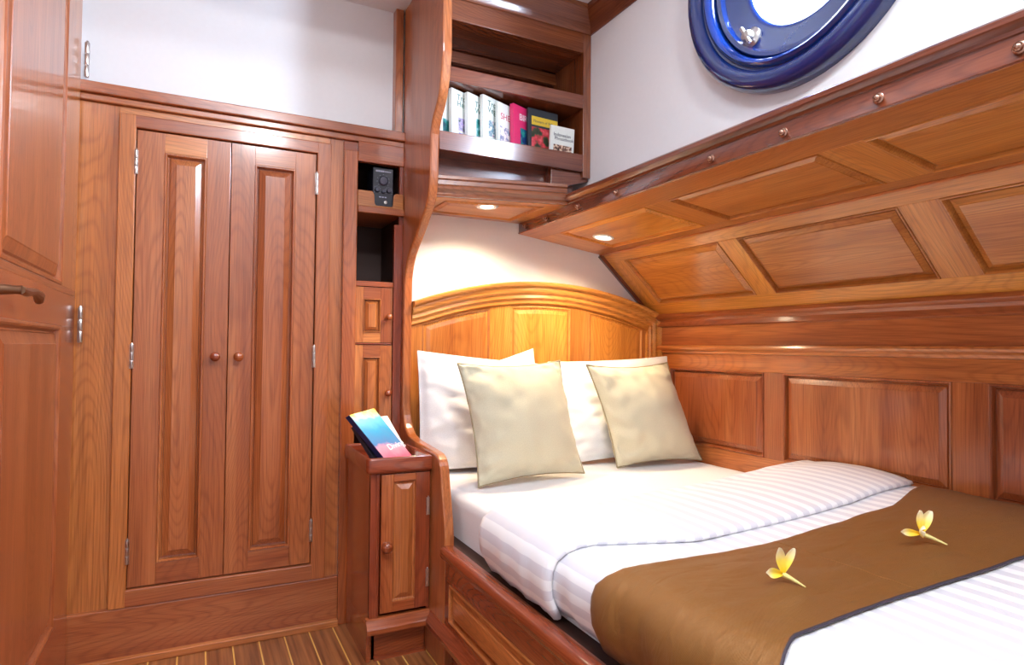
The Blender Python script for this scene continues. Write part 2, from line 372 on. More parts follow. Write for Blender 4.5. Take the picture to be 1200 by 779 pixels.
# flat frame, underside
def sof(x0,x1,ya,yb): m.prism([(x0,ya(x0),SZ),(x1,ya(x1),SZ),(x1,yb(x1),SZ),(x0,yb(x0),SZ)],(0,0,.02),X)
inn=lambda x: ylead(x)+.05; bk=lambda x:2.63; wl=lambda x:2.69; fr=lambda x: ylead(x)
sof(.842,1.38,fr,inn); sof(.842,1.38,bk,wl); sof(.842,.90,inn,bk); sof(1.31,1.38,inn,bk)
m.prism([(.842,2.375,SZ+.072),(1.378,2.25,SZ+.072),(1.45,2.46,SZ+.072),(.842,2.46,SZ+.072)],(0,0,.012),X); m.build('soffit_frame',GOLD,so,bevel=.0015)
m=MB(); poly=[(.90,-2.63),(1.31,-2.63),(1.31,-inn(1.31)),(.90,-inn(.90))]
Nn=-Z; rs=[[V3((a,-b,SZ))+Nn*h for a,b in inset(poly,i*.6)] for i,h in RAISED]; m.rings(rs,X,cap1=True); m.build('soffit_panel',GOLD,so,flipn=False)
m=MB(); prof=[(0,-.002),(.010,0),(.014,.006),(.010,.014),(.014,.022),(.024,.028),(.026,.038),(.018,.046),(.008,.050),(.006,.066),(.012,.072),(.012,.084),(0,.088),(-.02,.088),(-.02,0)]
P0=V3((.842,2.375,SZ+.004)); P1=V3((1.378,2.25,SZ+.004))
Nf=V3((Fv.y,-Fv.x,0)); Nf=Nf if Nf.y<0 else -Nf
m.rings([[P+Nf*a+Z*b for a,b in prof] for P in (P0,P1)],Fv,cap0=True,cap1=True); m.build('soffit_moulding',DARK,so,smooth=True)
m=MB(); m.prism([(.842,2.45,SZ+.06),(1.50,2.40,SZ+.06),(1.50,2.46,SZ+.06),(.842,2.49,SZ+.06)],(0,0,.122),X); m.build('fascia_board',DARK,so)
def downlight(P,Nn,label):
    t=thing('downlight',P,label,'ceiling light','recessed downlights over the bed')
    m=MB(); m.lathe(P,Nn,[(.026,-.006),(.046,-.002),(.048,.001),(.045,.005),(.036,.006),(.031,.001),(.030,-.004)],32)
    m=MB(); n=32; A=V3(Nn).normalized(); U=A.orthogonal().normalized(); Wd=A.cross(U)
    m.rings([[V3(P)+A*h+(U*math.cos(2*PI*i/n)+Wd*math.sin(2*PI*i/n))*r for i in range(n)] for r,h in [(.048,0.002),(.049,.004),(.045,.008),(.037,.008),(.033,.003)]],X,.5,cap1=False)
    m.build('trim_ring',plain('white_lamp_ring',(.85,.83,.8,1),.35),t,smooth=True)
    m=MB(); m.lathe(P,Nn,[(.034,.001),(.033,.0035),(.025,.006),(.001,.007)],32); m.build('lens',LENS,t,smooth=True)
    l=bpy.data.lights.new('downlight_lamp','SPOT'); l.energy=E_DL; l.color=(1,.77,.5); l.spot_size=math.radians(150); l.spot_blend=.8; l.shadow_soft_size=.03
    o=bpy.data.objects.new('downlight_lamp',l); C.objects.link(o); o.parent=t; o.location=A*.02
    o.rotation_euler=(-A).to_track_quat('Z','Y').to_euler()
E_DL=24
nS=-((-Y).cross(W2)); nS=(-Y).cross(W2)
downlight(V3((1.09,2.42,SZ+.003)),-Z,'round recessed light nearer the bookshelf, in the soffit above the headboard')
q=V3((1.647,2.369,1.658)); q=q+nS*.0
downlight(q,nS,'round recessed light in the sloping panel on the hull side of the ceiling beam')
# ------------------------------------------------------------------ partition
pts=[(2.20,2.64),(2.203,2.456),(2.197,2.283),(2.204,2.215),(2.228,2.12),(2.262,2.07),(2.30,2.03),(2.322,1.98),(2.328,1.889),(2.330,1.81),(2.351,1.73),(2.42,1.665),(2.497,1.607),(2.59,1.54),(2.635,1.467),(2.645,1.39),(2.648,1.157),(2.648,.98),(2.640,.88),(2.615,.82),(2.57,.785),(2.50,.770),(2.38,.763),(2.25,.756),(2.205,.743),(2.178,.715),(2.162,.65),(2.135,.55),(2.122,.49),(2.118,.42),(2.118,0.0)]
def catmull(P,k=4):
    out=[]
    for i in range(len(P)-1):
        p0=P[max(i-1,0)];p1=P[i];p2=P[i+1];p3=P[min(i+2,len(P)-1)]
        for j in range(k):
            t=j/k; out.append(tuple(.5*((2*p1[c])+(-p0[c]+p2[c])*t+(2*p0[c]-5*p1[c]+4*p2[c]-p3[c])*t*t+(-p0[c]+3*p1[c]-3*p2[c]+p3[c])*t**3) for c in range(len(p1))))
    out.append(P[-1]); return out
cp=catmull(pts,3)
m=MB(); m.prism([(.803,y,z) for y,z in cp]+[(.803,2.688,0.0),(.803,2.688,2.64)],(.038,0,0),Z,.45)
m.build('partition_panel',TEAK,bevel=.007,smooth=False,label='tall varnished wood partition with wavy front edge sweeping down into the bed side',cat='partition')
# ------------------------------------------------------------------ wardrobe
w=thing('wardrobe',(.08,2.69,0),'wide built-in wooden wardrobe with two tall raised-panel doors below the white wall','wardrobe')
FY=2.69
m=MB()
m.box(-.425,-.262,2.692,2.715,0,2.02,Z); m.box(.49,.545,2.692,2.715,0,2.02,Z); m.box(-.262,.49,2.692,2.715,1.98,2.02,X); m.box(-.262,.49,2.692,2.715,.02,.22,X)
m.box(-.425,-.41,2.715,3.1,0,2.02,Z); m.box(.50,.515,2.715,3.1,0,2.02,Z); m.box(-.41,.50,3.08,3.1,0,2.02,Z); m.box(-.41,.50,2.715,3.08,2.0,2.02,X)
m.build('carcass',TEAK,w,bevel=.0015)
m=MB()
for (a,b,c,d,gx) in ((-.262,-.207,.20,1.99,Z),(.435,.492,.20,1.99,Z),(-.262,.492,1.942,1.99,X),(-.262,.492,.20,.263,X)):
    if gx is Z: m.box(a,b,2.668,2.70,c,d,Z)
    else: m.box(a,b,2.6685,2.70,c,d,X)
m.build('casing',TEAK,w,bevel=.004)
m=MB(); m.box(-.425,.545,2.672,2.70,.0,.20,X); m.box(-.425,.545,2.650,2.68,.0,.028,X); m.build('plinth',TEAK,w,bevel=.004)
def wdoor(x0,x1,px0,px1,kx,hxx,zb,name):
    d=MB(); z0,z1=.268,1.938
    v0,v1=.345,1.865
    for (a,b,c,e,gx) in ((x0,px0,z0,z1,Z),(px1,x1,z0,z1,Z),(px0,px1,z0,v0,X),(px0,px1,v1,z1,X)): d.box(a,b,2.678,2.70,c,e,gx)
    o=d.build('door',TEAK,w,bevel=.0012)
    p=MB(); panel(p,V3((0,2.678,0)),X,Z,rect(px0,px1,v0,v1),[(0,0),(.003,.003),(.008,.003),(.012,-.003),(.014,-.016),(.019,-.017),(.022,-.010),(.047,.0),(.049,.002)],g=Z,k=.82); p.build('panel',TEAK,o,flipn=False)
    knob(o,V3((kx,2.678,1.105)),(0,-1,0),1.2)
    for z in (1.815,1.105,.40): hinge(o,(hxx,2.668,z),.088)
wdoor(-.204,.1105,-.115,.028,.068,-.2055,.268,'l'); wdoor(.1135,.432,.198,.352,.150,.4335,.268,'r')
# ------------------------------------------------------------------ open entrance door, left
d=thing('door_1',(-.38,2.66,0),kind='structure')
Od=V3((-.38,1.60,.02)); 
framed(d,Od,Y,Z,1.065,1.292,[(.095,.80)],.245,1.185,.04,RED,TEAK,fname='door_leaf',pname='panel',k=1.15,g=Z)
framed(d,V3((-.38,1.60,1.312)),Y,Z,1.065,1.15,[(.095,.80)],.02,1.07,.04,TEAK,TEAK,fname='door_leaf',pname='panel',k=1.15,g=Z)
for z in (1.215,2.16): hinge(d,(-.366,2.672,z),.125,(1,0,0),.008)
m=MB(); m.lathe((-.38,1.66,1.262),(1,0,0),[(.024,0),(.024,.006),(.012,.010),(.009,.04),(.010,.05)],20)
m.tube([(-.332,1.655,1.262),(-.330,1.70,1.260),(-.328,1.76,1.266),(-.328,1.81,1.260),(-.332,1.832,1.25)],[.009,.010,.008,.012,.010],10); m.build('handle',plain('dark_bronze',(.22,.11,.06,1),.3,.8),d,smooth=True)
# ------------------------------------------------------------------ narrow shelf cabinet
c=thing('shelf_cabinet',(.70,2.69,0),'narrow built-in cabinet with open cubbies and two small doors, between wardrobe and partition','cabinet')
m=MB(); m.box(.5452,.602,2.668,2.70,.0,1.975,Z); m.box(.5452,.8028,2.69,2.70,1.97,2.02,X); m.box(.785,.8025,2.677,2.70,1.66,1.95,Z); m.box(.602,.8028,2.669,2.70,1.935,1.975,X); m.box(.765,.8028,2.675,2.70,.0,1.68,Z); m.box(.602,.8028,2.668,2.70,1.945,2.02,X)
m.box(.602,.765,2.68,2.70,1.405,1.428,X); m.box(.602,.765,2.68,2.70,1.157,1.163,X)
m.build('face_frame',RED,c,bevel=.003)
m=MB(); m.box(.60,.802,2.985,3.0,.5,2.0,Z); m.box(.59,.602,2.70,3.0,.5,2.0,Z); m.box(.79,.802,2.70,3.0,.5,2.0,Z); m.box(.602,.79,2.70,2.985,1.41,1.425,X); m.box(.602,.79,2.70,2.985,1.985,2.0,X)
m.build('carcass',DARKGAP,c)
m=MB(); m.box(.602,.8028,2.655,2.985,1.715,1.745,X); m.build('shelf',TEAK,c,bevel=.004)
m=MB(); n=6; zt=1.812; zl=1.752
pf=[(.602,1.745),(.80,1.745),(.80,zt-.004),(.797,zt),(.768,zt),(.760,zt-.004),(.756,zt-.014),(.755,zl+.01),(.75,zl),(.68,zl),(.674,zl+.01),(.672,zt-.014),(.667,zt-.004),(.66,zt),(.602,zt)]
m.prism([(x,2.664,z) for x,z in pf],(0,.012,0),X); m.build('cubby_fence',GOLD,c,bevel=.002)
def sdoor(x0,x1,z0,z1,kz):
    o=MB(); i0,i1,j0,j1=x0+.033,x1-.052,z0+.045,z1-.05
    for (a,b,cc,e,gx) in ((x0,i0,z0,z1,Z),(i1,x1,z0,z1,Z),(i0,i1,z0,j0,X),(i0,i1,j1,z1,X)): o.box(a,b,2.684,2.70,cc,e,gx)
    oo=o.build('door',TEAK,c,bevel=.0012); p=MB(); panel(p,V3((0,2.684,0)),X,Z,rect(i0,i1,j0,j1),g=Z,k=.45); p.build('panel',TEAK,oo,flipn=False); knob(oo,V3((x1-.02,2.684,kz)),(0,-1,0),.95)
sdoor(.604,.764,1.165,1.403,1.277); sdoor(.604,.764,.80,1.155,.95)
# device in the cubby
dv=thing('audio_amplifier',(.715,2.69,1.745),'small black electronic unit with round dials standing in the open cubby','audio unit')
m=MB(); m.box(.672,.762,2.692,2.80,1.7455,1.925); m.build('casing',BLACK,dv,bevel=.004)
for (x,z,r) in ((.717,1.868,.020),(.690,1.826,.010),(.717,1.822,.008),(.742,1.826,.010)):
    m=MB(); m.lathe((x,2.692,z),(0,-1,0),[(r,0),(r,.006),(r*.8,.010),(.001,.0105)],20); m.build('dial',plain('dial_black',(.05,.05,.08,1),.3),dv,smooth=True)
m=MB()
for i in range(6): m.box(.684+i*.0062,.684+i*.0062+.005,2.6905,2.692,1.906,1.913)
for i in range(5): m.box(.722+i*.006,.722+i*.006+.0045,2.6905,2.692,1.907,1.911)
for (cx,cz,r) in ((.717,1.868,.027),(.690,1.826,.016),(.742,1.826,.016)):
    for k in range(9):
        a=math.radians(-40+k*32.5); m.box(cx+r*math.cos(a)-.001,cx+r*math.cos(a)+.001,2.6905,2.692,cz+r*math.sin(a)-.001,cz+r*math.sin(a)+.001)
for i in range(3): m.box(.700+i*.012,.700+i*.012+.008,2.6905,2.692,1.795,1.799)
m.build('markings',GREY,dv)
m=MB(); m.lathe((.728,2.692,1.775),(0,-1,0),[(.007,0),(.007,.004),(.004,.0045),(.004,.001)],16); m.build('socket',METAL,dv,smooth=True)
# ------------------------------------------------------------------ nightstand
ns=thing('nightstand',(.69,2.45,0),'narrow wooden bedside cabinet with tray top, one small door, against the partition','bedside cabinet')
NX0,NX1,NY=.575,.8025,2.275
m=MB(); m.box(NX0,NX0+.015,NY,2.647,.135,.69,Z); m.box(NX0,NX0+.015,NY+.03,2.647,0,.136,Y); m.box(NX0+.02,NX0+.035,NY+.045,2.647,.0,.135,Y); m.box(NX0+.015,NX1,2.632,2.647,0,.69,Z); m.box(NX0+.015,NX1,NY+.004,2.63,.66,.69,Y); m.box(NX1-.012,NX1,NY,2.63,.13,.69,Z); m.box(NX0+.012,NX1,NY+.045,NY+.06,.0,.135,X); m.box(NX0+.015,NX1-.012,NY+.005,2.63,.135,.15,X)
m.box(NX0,NX0+.035,NY-.002,NY+.012,.135,.69,Z)
m.build('body',RED,ns,bevel=.002)
m=MB(); m.tube([(NX0+.026,NY-.002,.17),(NX0+.026,NY-.002,.685)],.0035,8,Z); m.build('corner_bead',RED,ns,smooth=True)
o=MB(); x0,x1,z0,z1=.613,.796,.185,.683; i0,i1,j0,j1=.658,.742,.222,.655
for (a,b,cc,e,gx) in ((x0,i0,z0,z1,Z),(i1,x1,z0,z1,Z),(i0,i1,z0,j0,X),(i0,i1,j1,z1,X)): o.box(a,b,NY-.012,NY+.004,cc,e,gx)
nd=o.build('door',RED,ns,bevel=.0015); p=MB(); panel(p,V3((0,NY-.012,0)),X,Z,rect(i0,i1,j0,j1),[(0,0),(.003,-.008),(.006,-.010),(.008,-.010),(.028,.003),(.030,.004)],g=Z,k=.95); p.build('panel',TEAK,nd,flipn=False)
knob(nd,V3((.628,NY-.012,.43)),(0,-1,0),1.35)
for z in (.555,.29): hinge(nd,(.790,NY-.012,z),.065,(0,-1,0),.004)
# tray
m=MB(); tx0,tx1,ty0,ty1=NX0-.018,NX1,NY-.022,2.645
def rr(ins,z):
    r_=.02; P=[]
    for cx,cy,a0 in ((tx0+r_,ty0+r_,180),(tx1-.004,ty0+.004,270),(tx1-.004,ty1-.004,0),(tx0+.006,ty1-.006,90)):
        rad=r_ if (cx<.7 and cy<2.4) else .004
        for k in range(5):
            a=math.radians(a0+k*22.5); P.append((cx+rad*math.cos(a),cy+rad*math.sin(a)))
    return [V3((x,y,z)) for x,y in inset(P,ins)]
m.rings([rr(.008,.688),rr(.001,.694),rr(0,.702),rr(0,.738),rr(.002,.744),rr(.006,.747),rr(.012,.745),rr(.015,.738),rr(.016,.70)],X,cap0=True,cap1=True)
m.build('tray_top',RED,ns,smooth=True,sharp=50)
m=MB(); pr=[(-.01,.118),(.022,.118),(.024,.122),(.024,.136),(.018,.142),(.016,.152),(.008,.160),(.006,.170),(-.01,.172)]
m.rings([[V3((NX0-.01,NY-a,b)) for a,b in pr],[V3((NX1,NY-a,b)) for a,b in pr]],X,cap0=True,cap1=True)
m.box(NX0+.03,NX1,NY+.03,NY+.044,0,.012,X)
m.build('base_moulding',RED,ns,smooth=True)
# ------------------------------------------------------------------ bed frame side
bf=thing('bed',(.82,1.2,0),'varnished wooden side board of the built-in bed with raised panels','bed')
framed(bf,V3((.806,2.117,.135)),-Y,Z,2.3,.285,[(.045,.80),(.90,1.65),(1.75,2.25)],.06,.19,.028,RED,TEAK,fname='side_frame',g=-Y,k=.7)
m=MB(); m.rings([[V3((x,y,z)) for x,z in [(.790,.405),(.786,.415),(.786,.432),(.792,.441),(.802,.445),(.826,.445),(.838,.441),(.842,.432),(.842,.40)]] for y in (-.18,2.119)],Y,cap0=True,cap1=True); m.build('side_rail',RED,bf,smooth=True)
m=MB(); pr=[(-.01,.118),(.022,.118),(.024,.122),(.024,.136),(.018,.142),(.016,.152),(.008,.160),(.006,.170),(-.01,.172)]
m.box(.835,.845,-.18,2.117,0,.135,Y); m.box(.81,.834,-.18,2.117,0,.012,Y)
m.rings([[V3((.806-a,y,b)) for a,b in pr] for y in (-.18,NY-.022)],Y,cap0=True,cap1=True); m.build('base_moulding',RED,bf,smooth=True)
m=MB(); m.box(.842,2.20,-.18,2.63,.30,.437,Y); m.build('mattress_base',DARKGAP,bf)  # dark colour stands in for shadow in the gap beside the rail
# ------------------------------------------------------------------ headboard
hb=thing('headboard',(1.52,2.67,.4),'arched wooden headboard with three raised panels and stepped moulding','headboard')
HX0,HX1=.843,2.205; HY=2.668
def arcpts(x0,x1,off,n=24): return [(x0+(x1-x0)*i/n, arcz(x0+(x1-x0)*i/n)-off) for i in range(n+1)]
m=MB(); top=arcpts(HX0,HX1,.02,32); m.prism([(HX0,HY+.004,.40)]+[(x,HY+.004,z) for x,z in []]+[(HX1,HY+.004,.40)]+[(x,HY+.004,z) for x,z in top[::-1]],(0,.015,0),Z,.4); m.build('backing',GOLD,hb)
cols=[(.895,1.222),(1.332,1.662),(1.768,2.105)]
# rail & stiles face
m=MB()
for a,b in ((HX0,.895),(1.222,1.332),(1.662,1.768),(2.105,HX1)):
    tp=arcpts(a,b,.06,6); m.prism([(a,HY,.45),(b,HY,.45)]+[(x,HY,z) for x,z in tp[::-1]],(0,.016,0),Z)
m.prism([(a,HY+.0005,z-.115) for a,z in [(x,arcz(x)) for x in [HX0+(HX1-HX0)*i/32 for i in range(33)]]]+[(x,HY+.0005,z) for x,z in arcpts(HX0,HX1,.05,32)[::-1]],(0,.012,0),X)
m.build('frame',GOLD,hb)
for a,b in cols:
    tp=arcpts(a,b,.115,12); p=MB(); panel(p,V3((0,HY,0)),X,Z,[(a,.5),(b,.5)]+tp[::-1],[(0,0),(.004,.002),(.010,-.002),(.014,-.010),(.018,-.010),(.021,-.003),(.040,.001)],g=Z,k=.9); p.build('panel',GOLD,hb,flipn=False)
# stepped moulding swept along the arch and down the right side
mp=[(a,b*1.45) for a,b in [(0,0),(0,.030),(.004,.034),(.014,.034),(.022,.030),(.026,.022),(.030,.020),(.044,.022),(.052,.020),(.058,.014),(.062,.012),(.076,.014),(.082,.010),(.088,.007),(.100,.008),(.106,.004),(.108,0)]]
path=[(HX0-.0,arcz(HX0),V3((0,-1)) if 0 else None)]
path=[(x,arcz(x)) for x in [HX0+(HX1-.001-HX0)*i/40 for i in range(41)]]
m=MB(); ringsL=[]
for i,(x,z) in enumerate(path):
    t=math.atan2(-(x-1.5)/1.896,1); nx,nz=-(x-1.5)/1.896,-1.0
    l=math.hypot(nx,nz); nx/=l; nz/=l
    if i==len(path)-1:  nx,nz=-.72,-1.0
    if i==0: nx,nz=0,-1
    ringsL.append([V3((x+nx*a,HY-b,z+nz*a)) for a,b in mp])
xe,ze=path[-1]; ringsL.append([V3((xe-a*.72,HY-b,.50)) for a,b in mp])
m.rings(ringsL,X,.6,cap0=True,cap1=True); m.build('arched_moulding',GOLD,hb,smooth=True,sharp=40)
# ------------------------------------------------------------------ bookcase
bc=thing('bookcase',(1.2,2.5,1.9),'dark wood open bookcase mounted high between the partition and white wall','bookcase')
BY=2.33; BX0,BX1=.842,WX-.001
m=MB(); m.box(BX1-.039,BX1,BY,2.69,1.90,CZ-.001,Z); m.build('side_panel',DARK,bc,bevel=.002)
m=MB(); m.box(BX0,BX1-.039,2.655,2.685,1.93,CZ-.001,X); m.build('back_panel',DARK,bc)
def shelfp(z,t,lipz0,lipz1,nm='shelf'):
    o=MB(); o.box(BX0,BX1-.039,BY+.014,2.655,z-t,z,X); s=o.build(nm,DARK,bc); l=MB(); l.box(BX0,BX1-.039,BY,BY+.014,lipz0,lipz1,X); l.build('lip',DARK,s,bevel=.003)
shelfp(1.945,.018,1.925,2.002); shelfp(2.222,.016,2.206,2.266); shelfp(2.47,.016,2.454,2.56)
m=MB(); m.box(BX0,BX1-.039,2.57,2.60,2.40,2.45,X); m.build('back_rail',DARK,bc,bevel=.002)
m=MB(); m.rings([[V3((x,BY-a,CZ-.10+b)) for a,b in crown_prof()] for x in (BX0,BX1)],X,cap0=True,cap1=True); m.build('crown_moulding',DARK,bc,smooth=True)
m=MB(); m.prism([(1.36,2.35,1.835),(1.385,2.35,1.79),(1.40,2.35,1.80),(1.42,2.35,1.835),(1.45,2.35,1.862),(1.50,2.35,1.876),(BX1,2.35,1.89),(BX1,2.35,1.926),(1.36,2.35,1.926)],(0,.05,0),X)
m.build('bracket',DARK,bc,bevel=.002)
# ------------------------------------------------------------------ books on the shelf
def textmesh(txt,size,mat,parent,M,name='title',label=None):
    cu=bpy.data.curves.new('t','FONT'); cu.body=txt; cu.size=size; cu.extrude=.0002; cu.space_line=.8
    to=bpy.data.objects.new('t',cu); C.objects.link(to); dg=bpy.context.evaluated_depsgraph_get(); me=bpy.data.meshes.new_from_object(to.evaluated_get(dg))
    bpy.data.objects.remove(to); me.name=name; me.transform(M); me.materials.clear(); me.materials.append(mat)
    o=bpy.data.objects.new(name,me); C.objects.link(o); o.parent=parent; return o
INK=plain('dark_ink',(.03,.05,.09,1),.5); WHITE=plain('white_ink',(.9,.9,.9,1),.5); INKG=plain('green_ink',hx('2c6e62'),.5); INKR=plain('red_ink',hx('d02a5c'),.5)
def book(P,U,W,w,h,t,cmat,label,art=(),texts=(),group='books on the lit bookcase shelf',name='book',cat='book'):
    """P lower front-left corner, U across the cover, W up; cover faces U x W, pages behind"""
    U=V3(U).normalized(); W=V3(W).normalized(); Nn=U.cross(W).normalized(); P=V3(P)
    t_=thing(name,P,label,cat,group)
    m=MB(); r=.5
    m.boxf(P,U,W,Nn,0,w,0,h,-.0018,0,W,r); m.boxf(P,U,W,Nn,0,w,0,h,-t,-t+.0018,W,r); m.boxf(P,U,W,Nn,-.0018,0,0,h,-t,0,W,r); m.build('cover',cmat,t_,bevel=.0006)
    m=MB(); m.boxf(P,U,W,Nn,.0,w-.003,.002,h-.002,-t+.0018,-.0018,W,r); m.build('pages',PAPER,t_)
    for (a,b,c_,d_,mt) in art:
        m=MB(); m.boxf(P,U,W,Nn,a*w,b*w,c_*h,d_*h,0,.0005,U,.3); m.build('cover_picture',mt,t_)
    for (tx,u,v,sz,mt) in texts:
        O=P+U*u*w+W*v*h+Nn*.0007-V3(t_.location)
        M=Matrix.Translation(O) @ Matrix((U,W,Nn)).transposed().to_4x4()
        textmesh(tx,sz,mt,t_,M)
    return t_
CW=plain('white_book_cover',(.78,.83,.80,1),.3); CP=plain('pink_book_cover',hx('e0306e'),.3); CD=plain('dark_book_cover',hx('26303a'),.3); YEL=plain('yellow_label',hx('e3c23a'),.4)
flw=coverart('purple_flower_picture',[(.35,hx('5a4a9c')),(.5,hx('b8a8d8')),(.65,hx('3a5a3a'))],40)
sea=coverart('teal_picture',[(.35,hx('0a3c4c')),(.5,hx('2f8f8a')),(.65,hx('a8c8d8'))],35)
mixd=coverart('mixed_picture',[(.3,hx('e8e0f0')),(.45,hx('5a8a9c')),(.6,hx('e8e4e0')),(.7,hx('8a4a8c'))],45)
shell=coverart('shell_picture',[(.35,hx('f2f0ee')),(.5,hx('e6e2e4')),(.58,hx('6a7aa8')),(.7,hx('f0e8e0'))],38)
bird=coverart('bird_picture',[(.3,hx('101830')),(.45,hx('1c3c7c')),(.55,hx('30a090')),(.7,hx('8adcc0'))],22)
redf=coverart('red_fruit_picture',[(.3,hx('141a14')),(.45,hx('3a4a30')),(.55,hx('c83040')),(.7,hx('e87078'))],30)
brw=coverart('patterned_picture',[(.38,hx('2a1c1c')),(.5,hx('8a6050')),(.6,hx('e0c8b0'))],90)
ang=math.radians(24); Ub=(math.cos(ang),math.sin(ang),0); sh=1.9455; yb=2.352
tl=-.02
def sp(i): return .905+i*.0685
Wb=(0,.05,1)
book((sp(-1),yb,sh),Ub,Wb,.125,.247,.017,CW,'pale book half hidden behind the partition at the left end of the shelf',[(.3,.98,.08,.5,sea)],[])
book((sp(0),yb,sh),Ub,Wb,.125,.250,.017,CW,'white field guide with a purple flower picture, left of the other guides',[(.28,.62,.33,.55,flw),(.3,.98,.0,.3,flw)],[('Tropical\nHerbs',.22,.84,.034,INKG)])
book((sp(1),yb,sh),Ub,Wb,.125,.246,.017,CW,'white field guide with a dark teal picture, between two white guides',[(.40,.98,.30,.60,sea),(.42,.98,.0,.22,sea)],[('Tropical\nWa',.34,.80,.034,INKG)])
book((sp(2),yb,sh),Ub,Wb,.125,.250,.017,CW,'white field guide with lilac and teal pictures beside the shell book',[(.26,.98,.33,.60,mixd),(.26,.98,.0,.28,sea)],[('Tropical\nVege',.22,.84,.034,INKG)])
book((sp(3),yb,sh),Ub,Wb,.115,.232,.015,CW,'white shell guide with red capital letters left of the pink book',[(.08,.95,.10,.56,shell)],[('SHELLS',.12,.70,.037,INKR)])
book((sp(4)+.004,yb,sh),Ub,Wb,.120,.238,.020,CP,'pink bird guide with a green bird picture',[(.36,.98,.08,.60,bird)],[('BIRDS',.30,.74,.040,WHITE)])
book((sp(5)+.009,yb+.012,sh),(math.cos(.10),math.sin(.10),0),(.02,.05,1),.155,.238,.013,CD,'dark book with yellow title band and red fruit picture',[(.10,.99,.70,.86,YEL),(.10,.99,.05,.66,redf)],[('Flowers of Bali',.16,.75,.017,INK)])
book((1.352,yb-.004,sh),(math.cos(.06),math.sin(.06),0),(.045,.0,1),.122,.170,.012,CW,'small white phrasebook leaning in front at the right end of the shelf',[(.12,.90,.08,.52,brw)],[('Indonesian\n Phrasebook',.10,.74,.021,INK)])
# ------------------------------------------------------------------ books in the nightstand tray
def gradcover(name):
    m,nt,p=newmat(name); L=nt.links; tc=N(nt,'ShaderNodeTexCoord'); s=N(nt,'ShaderNodeSeparateXYZ'); L.new(tc.outputs['Generated'],s.inputs[0])
    n=N(nt,'ShaderNodeTexNoise'); n.inputs['Scale'].default_value=5; L.new(tc.outputs['Generated'],n.inputs['Vector'])
    f=mth(nt,'MULTIPLY_ADD',n.outputs[0],.22,mth(nt,'ADD',s.outputs[2],-.11))
    L.new(ramp(nt,f,[(.05,hx('e8607c')),(.28,hx('f0a0b0')),(.36,hx('5a86b8')),(.62,hx('2f9cc8')),(.82,hx('58bfd0')),(.95,hx('d8d840'))]),p.inputs['Base Color']); p.inputs['Roughness'].default_value=.2
    return m
NAVYC=plain('navy_book_cover',hx('1c2450'),.35); DG=plain('charcoal_book_cover',hx('2c2a36'),.4)
book((.652,2.31,.712),(.79,.55,.10),(-.60,.12,.78),.135,.235,.022,NAVYC,'blue and pink travel paperback leaning in the bedside tray',[(.0,1,.0,1,gradcover('underwater_cover_picture'))],[('Diving',.40,.22,.036,WHITE)],'books in the bedside tray')
bk_=bpy.data.objects[-1] if 0 else None
book((.618,2.335,.708),(.79,.55,.05),(-.50,.14,.84),.10,.170,.016,DG,'charcoal book tucked below the blue paperback in the tray',[],[],'books in the bedside tray')
book((.690,2.40,.708),(.86,.50,.0),(-.45,.22,.86),.105,.190,.008,CW,'thin white booklet standing behind the blue paperback in the tray',[(.08,.92,.08,.9,coverart('pale_pink_picture',[(.3,hx('d8b8c0')),(.6,hx('f2e8e8'))],14))],[],'books in the bedside tray')
# ------------------------------------------------------------------ mattress, duvet
def nz(x,y,z=0,s=1): return noise.noise(V3((x*s,y*s,z)))
m=MB(); P=[]; G=[]
sec=[(.886,.4385),(.886,.455),(.884,.50),(.882,.56),(.884,.585),(.896,.600),(.925,.606)]+[(.925+i*(2.185-.925)/40,.607) for i in range(1,41)]+[(2.195,.60),(2.2,.58),(2.2,.4385)]
ys=[-.15+i*(2.64+.15)/90 for i in range(91)]
acc=[0]
for i in range(1,len(sec)): acc.append(acc[-1]+math.hypot(sec[i][0]-sec[i-1][0],sec[i][1]-sec[i-1][1]))
for i,(x,z) in enumerate(sec):
    r=[];g=[]
    for y in ys:
        d=.0025*nz(x,y,0,6)
        dx=.004*nz(y*5,z*30,1) if x<.88 else 0
        r.append((x+dx,y,z+(d if z>.58 else 0))); g.append((acc[i],y,0))
    P.append(r);G.append(g)
m.grid(P,G); 
